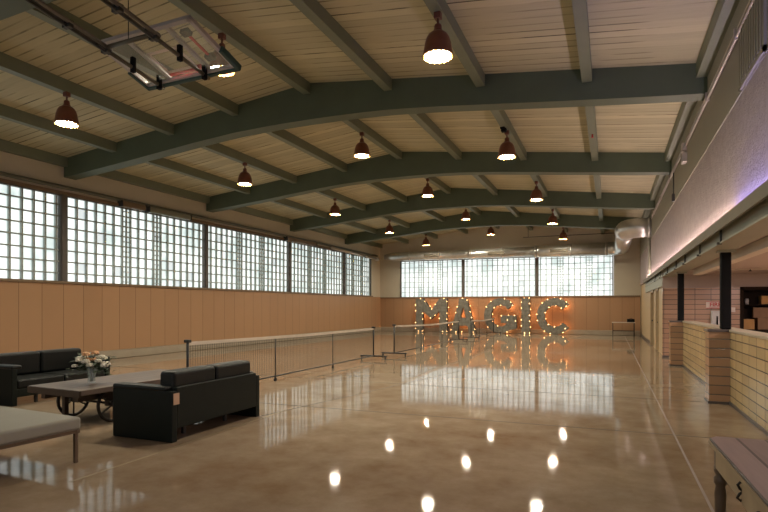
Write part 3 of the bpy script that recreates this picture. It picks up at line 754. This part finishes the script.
# ------------------------------------------------------------------ light-up letters
bulb_mesh_o = None
def bulbs(parent, pts):
    global bulb_mesh_o
    for p in pts:
        if bulb_mesh_o is None:
            bulb_mesh_o = MB().sphere((0,0,0), .018, 8, 5).build('bulb', M['bulb'], parent, loc=p)
        else:
            o = bulb_mesh_o.copy(); COL.objects.link(o); o.parent = parent; o.location = p
def resample(loop, step, closed=True):
    pts = [Vector((p[0],0,p[1])) for p in loop]
    if closed: pts.append(pts[0])
    out = []; acc = step/2
    for a, b in zip(pts, pts[1:]):
        L = (b-a).length; s = acc
        while s < L:
            out.append(a+(b-a)*s/L); s += step
        acc = s-L
    return out
YF, DEP = 31.95, .30
def letter(ch, x0, polys, loop, step=.36):
    """polys: convex-ish outline pieces in local x,z; loop: outline along which bulbs sit"""
    t = thing('marquee_letter', 'grey light-up letter %s with warm bulbs standing by the back wall' % ch, 'letter sign', (x0,YF,0), 0, 'light-up letters by the back wall')
    fa = MB(); bd = MB()
    for i, p in enumerate(polys):
        e_ = .0012*(i % 7) + (.01 if i >= 26 else 0)
        fa.prism(p, 'y', -.012-e_, -.001-e_*.1); bd.prism(p, 'y', .0+e_, DEP-e_)
    fa.build('face', M['letter_face'], t); bd.build('shell', M['letter_side'], t)
    pts = resample(loop, step)
    c = Vector((sum(p.x for p in pts)/len(pts), 0, sum(p.z for p in pts)/len(pts)))
    out = []
    for i, p in enumerate(pts):
        q = p.copy()
        q.y = (-.03, -.03, DEP+.07)[i % 3]
        if q.z < .05: q.z = .06
        out.append(tuple(q))
    bulbs(t, out)
    for pl in polys[::max(1, len(polys)//4)]:
        gx = sum(q[0] for q in pl)/len(pl); gz = sum(q[1] for q in pl)/len(pl)
        l = bpy.data.lights.new('string_light_glow', 'POINT'); l.energy = 3.2; l.color = (1,.40,.14); l.shadow_soft_size = .05
        lo = bpy.data.objects.new('string_light_glow', l); COL.objects.link(lo); lo.parent = t; lo.location = (gx, DEP+.07, gz)
    return t
H_ = 2.07
# M
M_out = [(0,0),(.46,0),(.46,1.25),(1.0,.85),(1.52,1.25),(1.52,0),(2.0,0),(2.0,H_),(1.55,H_),(1.0,1.38),(.45,H_),(0,H_)]
M_pol = [[(0,0),(.46,0),(.46,H_),(0,H_)], [(1.52,0),(2.0,0),(2.0,H_),(1.52,H_)], [(.45,H_),(.45,1.32),(1.0,.80),(1.0,1.38)], [(1.0,1.38),(1.0,.80),(1.53,1.32),(1.53,H_)]]
letter('M', -11.12, M_pol, M_out)
A_out = [(0,0),(.42,0),(.55,.45),(1.0,.45),(1.13,0),(1.55,0),(1.0,H_),(.55,H_)]
A_pol = [[(0,0),(.42,0),(.86,H_),(.55,H_)], [(1.13,0),(1.55,0),(1.0,H_),(.69,H_)], [(.45,.42),(1.10,.42),(.98,.92),(.57,.92)], [(.6,1.5),(.95,1.5),(.9,H_),(.65,H_)]]
letter('A', -8.90, A_pol, [(0,0),(.55,H_),(1.0,H_),(1.55,0)])
def ring(cx, cz, rx, rz, th, a0, a1, n=26):
    pol = []; out = []; inn = []
    for i in range(n):
        t0 = a0+(a1-a0)*i/n; t1 = a0+(a1-a0)*(i+1)/n
        P = lambda t, k: (cx+(rx-k)*math.cos(t), cz+(rz-k)*math.sin(t))
        pol.append([P(t0,0), P(t1,0), P(t1,th), P(t0,th)])
        out.append(P(t0,0)); inn.append(P(t0,th))
    return pol, out, inn
pG, oG, iG = ring(.95, H_/2, .95, H_/2, .42, math.radians(38), math.radians(345))
pG += [[(.98,.62),(1.88,.62),(1.88,1.06),(.98,1.06)], [(1.47,.2),(1.88,.3),(1.88,.8),(1.47,.8)]]
letter('G', -6.86, pG, oG+[(1.88,1.06),(.98,1.06)]+iG[::-1], .42)
letter('I', -4.70, [[(0,0),(.46,0),(.46,H_),(0,H_)]], [(0,0),(.46,0),(.46,H_),(0,H_)], .34)
pC, oC, iC = ring(.98, H_/2, .98, H_/2, .44, math.radians(40), math.radians(322))
letter('C', -3.85, pC, oC+iC[::-1], .36)

# ------------------------------------------------------------------ small table by the back wall with a dark case on it
t = thing('folding_table', 'small thin-legged table standing by the back wall on the right', 'table', (.66,31.7,0))
MB().box(-.57,.57,-.3,.3,.71,.745).build('tabletop', M['net_tape'], t, bevel=.006)
for sx in (-.52,.52):
    for sy in (-.26,.26):
        MB().tube([(sx,sy,0),(sx,sy,.71)], .02, 8).build('leg', M['iron'], t)
MB().tube([(-.52,-.26,.28),(.52,-.26,.28)], .014, 6).build('stretcher', M['iron'], t)
MB().tube([(-.52,.26,.28),(.52,.26,.28)], .014, 6).build('stretcher', M['iron'], t)
t = thing('equipment_case', 'dark case resting on the small table by the back wall', 'case', (1.03,31.7,.746))
MB().box(-.19,.17,-.15,.15,0,.17).build('body', M['black'], t, bevel=.015)
MB().tube([(-.08,0,.17),(-.06,0,.20),(.04,0,.20),(.06,0,.17)], .01, 6).build('handle', M['black'], t)

# ------------------------------------------------------------------ sofas
def make_sofa(label, L, D, loc, rz, tagged, seat_h=.40, back_h=.80):
    """local: faces -x, length along y, origin at centre on the floor"""
    t = thing('sofa', label, 'sofa', loc, rz, 'dark leather sofas')
    h = L/2
    for s in (-1,1):
        a, b = sorted((s*h, s*(h-.085)))
        ar = MB().box(-D/2, D/2, a, b, .0, .585).build('arm_panel', M['leather'], t, bevel=.012)
        a, b = sorted((s*(h+.005), s*(h-.16)))
        MB().box(-D/2-.005, D/2-.10, a, b, .575, .635).build('arm_pad', M['leather_c'], ar, bevel=.025, seg=3)
    MB().box(D/2-.07, D/2, -h+.08, h-.08, .15, .625).build('back_panel', M['leather'], t, bevel=.012)
    MB().box(-D/2+.02, D/2-.06, -h+.085, h-.085, .13, .26).build('seat_base', M['leather'], t, bevel=.01)
    for s in (-1,1):
        a, b = sorted((s*.004, s*(h-.10)))
        MB().box(-D/2+.01, D/2-.14, a, b, .26, seat_h).build('seat_cushion', M['leather_c'], t, bevel=.035, seg=4)
        MB().box(D/2-.30, D/2-.065, a, b, seat_h, back_h).build('back_cushion', M['leather_c'], t, bevel=.05, seg=4)
    for sx in (-D/2+.10, D/2-.25):
        for sy in (-h+.45, h-.45):
            MB().box(sx-.02,sx+.02,sy-.02,sy+.02,0,.13).build('leg', M['dark_metal'], t)
    if tagged:
        MB().box(D/2+.002, D/2+.006, -h+.02, -h+.11, .43, .56).build('paper_tag', M['tag_paper'], t)
    return t
make_sofa('dark green leather sofa seen from behind, paper tag on its back corner', 1.68, .92, (-5.06,5.64,0), 0, True)
make_sofa('black leather sofa facing the plank table, at the left photo edge', 1.80, .90, (-9.02,6.50,0), PI, False, .40, .78)

# ------------------------------------------------------------------ cart table
t = thing('cart_table', 'low weathered plank table on spoked iron wheels between the sofas', 'table', (-6.58,5.95,0), math.radians(-4))
MB().box(-.53,.53,-1.08,1.08,.43,.50).build('tabletop', M['cart_wood'], t, bevel=.008)
MB().box(-.535,.535,-1.09,-1.06,.41,.495).build('end_board', M['cart_side'], t)
MB().box(-.535,.535,1.06,1.09,.41,.495).build('end_board', M['cart_side'], t)
for s in (-1,1):
    a, b = sorted((s*.30, s*.38)); MB().box(a,b,-1.0,1.0,.33,.43).build('beam_rail', M['cart_side'], t)
def wheel(x, y, r):
    w_ = MB(); pts = [(x, y+r*math.cos(2*PI*k/28), r+.0+r*math.sin(2*PI*k/28)*1.0) for k in range(29)]
    pts = [(x, y+(r-.02)*math.cos(2*PI*k/28), r+(r-.02)*math.sin(2*PI*k/28)) for k in range(29)]
    o = w_.tube(pts, .022, 8, False).build('wheel', M['iron'], t)
    s_ = MB()
    for k in range(6):
        a = PI/6+2*PI*k/6
        s_.tube([(x,y,r),(x,y+(r-.02)*math.cos(a),r+(r-.02)*math.sin(a))], .012, 6)
    s_.build('spokes', M['iron'], o)
    MB().tube([(x-.05,y,r),(x+.05,y,r)], .045, 12).build('hub', M['iron'], o)
for y, r in ((-.52,.245),(.62,.245)):
    for x in (-.42,.42): wheel(x, y, r)
    MB().tube([(-.42,y,r),(.42,y,r)], .018, 8).build('axle', M['iron'], t)
    for x in (-.34,.34): MB().box(x-.03,x+.03,y-.05,y+.05,r-.03,.34).build('axle_block', M['cart_side'], t)
MB().box(-.03,.03,-1.0,-.94,0,.42).build('prop_leg', M['cart_side'], t, loc=(-.30,.25,0))

# vase and bouquet
VX, VY, VZ = -6.58, 5.38, .502
gv, nt, b = new_mat('vase_glass'); b.inputs['Base Color'].default_value = (.75,.85,.80,1); b.inputs['Roughness'].default_value = .04; b.inputs['Alpha'].default_value = .22
t = thing('vase', 'clear glass vase of cut flowers on the plank table', 'vase', (VX,VY,VZ))
MB().lathe([(0,.004),(.055,.0),(.06,.02),(.048,.10),(.058,.19),(.075,.235),(.068,.235),(.05,.18),(.040,.10),(.05,.03),(0,.025)], 20).build('glass_body', gv, t)
MB().lathe([(0,.027),(.046,.027),(.042,.10),(.045,.15),(0,.15)], 16).build('water', gv, t)
t = thing('bouquet', 'bouquet of white and peach flowers standing in the glass vase', 'flowers', (VX,VY,VZ+.03))
st = MB(); lf = MB()
fl_pts = []
for k in range(22):
    a = k*2.399; rr = .04+.17*math.sqrt((k+.5)/22)
    h = .40 - .75*rr*rr/.2 + random.uniform(-.03,.03)
    if k < 3: h += .02
    fl_pts.append((rr*math.cos(a), rr*math.sin(a), h))
for i, p in enumerate(fl_pts):
    st.tube([(random.uniform(-.02,.02),random.uniform(-.02,.02),.0),(p[0]*.15,p[1]*.15,.18),(p[0],p[1],p[2]-.02)], .004, 5)
st.build('stems', M['leaf'], t)
for k in range(150):
    a = random.uniform(0,2*PI); rr = random.uniform(.04,.25); z = random.uniform(.13,.40)-rr*.3
    c = Vector((rr*math.cos(a),rr*math.sin(a),z)); d = Vector((math.cos(a+random.uniform(-.6,.6)),math.sin(a),random.uniform(-.4,.7))).normalized()
    s = d.cross(Vector((0,0,1))).normalized()*.022; L = d*random.uniform(.06,.10)
    n3 = s.cross(L).normalized()*.008
    lf.add([c, c+L*.5+s, c+L, c+L*.5-s, c+L*.5+n3], [(0,1,4),(1,2,4),(2,3,4),(3,0,4)])
lf.build('leaves', M['leaf'], t)
for i, p in enumerate(fl_pts):
    fm = MB(); R_ = random.uniform(.036,.052)
    fm.sphere(p, R_*.6, 8, 5)
    for ring_ in range(2):
        for k in range(6):
            a = 2*PI*k/6+ring_*.5; q = (p[0]+R_*(.55+.2*ring_)*math.cos(a), p[1]+R_*(.55+.2*ring_)*math.sin(a), p[2]-R_*.35*ring_+.005)
            fm.sphere(q, R_*.5, 7, 4, (1,1,.7))
    fm.build('flower', M['petal_p'] if i in (0,2,5,9,14) else M['petal_w'], t)
# small dark object on the table
t = thing('remote_control', 'small black remote lying on the far half of the plank table', 'remote', (-6.32,6.55,.502), .5)
MB().box(-.09,.09,-.025,.025,0,.022).build('body', M['black'], t, bevel=.006)
MB().box(-.06,.05,-.015,.015,.022,.025).build('buttons', M['box_white'], t)

# ------------------------------------------------------------------ cream daybed in the left foreground
t = thing('daybed', 'grey cream upholstered bench on thin chrome legs in the left foreground', 'bench', (-4.88,3.88,0), math.radians(-4))
MB().box(-2.05,0,-1.75,0,.325,.455).build('cushion', M['cream'], t, bevel=.035, seg=4)
f = MB(); f.box(-2.03,-.01,-.05,-.015,.295,.328); f.box(-2.03,-.01,-1.735,-1.70,.295,.328); f.box(-.05,-.015,-1.73,-.02,.295,.328); f.box(-2.03,-1.995,-1.73,-.02,.295,.328)
f.build('frame', M['brass_dark'], t)
for x in (-.04,-2.01):
    for y in (-.04,-1.71):
        MB().box(x-.016,x+.016,y-.016,y+.016,0,.30).build('leg', M['brass_dark'], t)

# ------------------------------------------------------------------ old wooden table in the right foreground
t = thing('wooden_table', 'old weathered plank table with a turned leg in the right foreground', 'table', (.57,3.98,0), math.radians(1.5))
LX, LY, HT = .95, 2.1, .735
MB().prism([(.045,0),(LX,0),(LX,-LY),(0,-LY),(0,-.07)], 'z', HT-.032, HT).build('tabletop', M['wt_top'], t, bevel=.006)
MB().prism([(.04,.004),(LX+.004,.004),(LX+.004,-LY),(-.005,-LY),(-.005,-.07)], 'z', HT-.036, HT-.012).build('edge_band', M['wt_edge'], t)
MB().box(.025,.055,-LY+.12,-.12,HT-.17,HT-.036).build('apron', M['wt_edge'], t)
MB().box(.10,LX-.1,-.13,-.10,HT-.17,HT-.036).build('apron', M['wt_edge'], t)
prof = [(.0,0),(.028,0),(.034,.04),(.028,.12),(.040,.30),(.046,.40),(.036,.45),(.050,.47),(.050,.50),(.034,.515),(.05,.54),(.05,.57),(.03,.575),(0,.575)]
for x, y in ((.055,-.09),(LX-.12,-.11),(.075,-LY+.14),(LX-.12,-LY+.14)):
    lg = MB().lathe([(r*.72,z) for r,z in prof], 18, (x,y,0)).box(x-.028,x+.028,y-.028,y+.028,.56,HT-.036).build('leg', M['wt_leg'], t)
dr_ = MB().box(.012,.025,-1.25,-.80,HT-.165,HT-.045).build('drawer', M['wt_edge'], t, bevel=.004)
MB().sphere((.005,-1.14,HT-.10), .018).build('knob', M['iron'], dr_)
MB().tube([(.028,-.80,HT-.06),(.008,-.80,HT-.055),(-.004,-.80,HT-.07),(.006,-.80,HT-.09),(.018,-.80,HT-.10),(.004,-.80,HT-.115),(-.006,-.80,HT-.135),(.008,-.80,HT-.148),(.022,-.80,HT-.14)], .007, 8).build('hook', M['iron'], t)

# ------------------------------------------------------------------ light
W_ = bpy.data.worlds.new('daylight'); SC.world = W_; W_.use_nodes = True
bg = W_.node_tree.nodes['Background']; bg.inputs[0].default_value = (1,.98,.93,1); bg.inputs[1].default_value = .3
def area(name, loc, size, sy, power, col, rot=(0,0,0)):
    l = bpy.data.lights.new(name, 'AREA'); l.shape = 'RECTANGLE'; l.size = size; l.size_y = sy; l.energy = power; l.color = col
    o = bpy.data.objects.new(name, l); COL.objects.link(o); o.location = loc; o.rotation_euler = rot
    return o
for y in (5.0, 9.5, 14.0):  # unseen area lights added to brighten the side room's tile wall
    area('side_room_fill', (4.4,y,2.50), 1.2, .3, 90, (1,.80,.74))

# ------------------------------------------------------------------ camera
cam = bpy.data.cameras.new('camera'); co = bpy.data.objects.new('camera', cam); COL.objects.link(co)
cam.sensor_width = 36; cam.lens = 545/768*36
cam.shift_y = (307-256)/768
co.location = (0,0,1.55); co.rotation_euler = (PI/2, 0, math.atan(226/545))
cam.clip_end = 200
SC.camera = co
vs = SC.view_settings
vs.view_transform = 'Standard'; vs.look = 'None'; vs.gamma = 1; vs.use_curve_mapping = False
vs.exposure = 1.2
SC.cycles.use_denoising = True
SC.cycles.max_bounces = 8; SC.cycles.diffuse_bounces = 5; SC.cycles.glossy_bounces = 4; SC.cycles.transparent_max_bounces = 8
SC.cycles.sample_clamp_indirect = 6
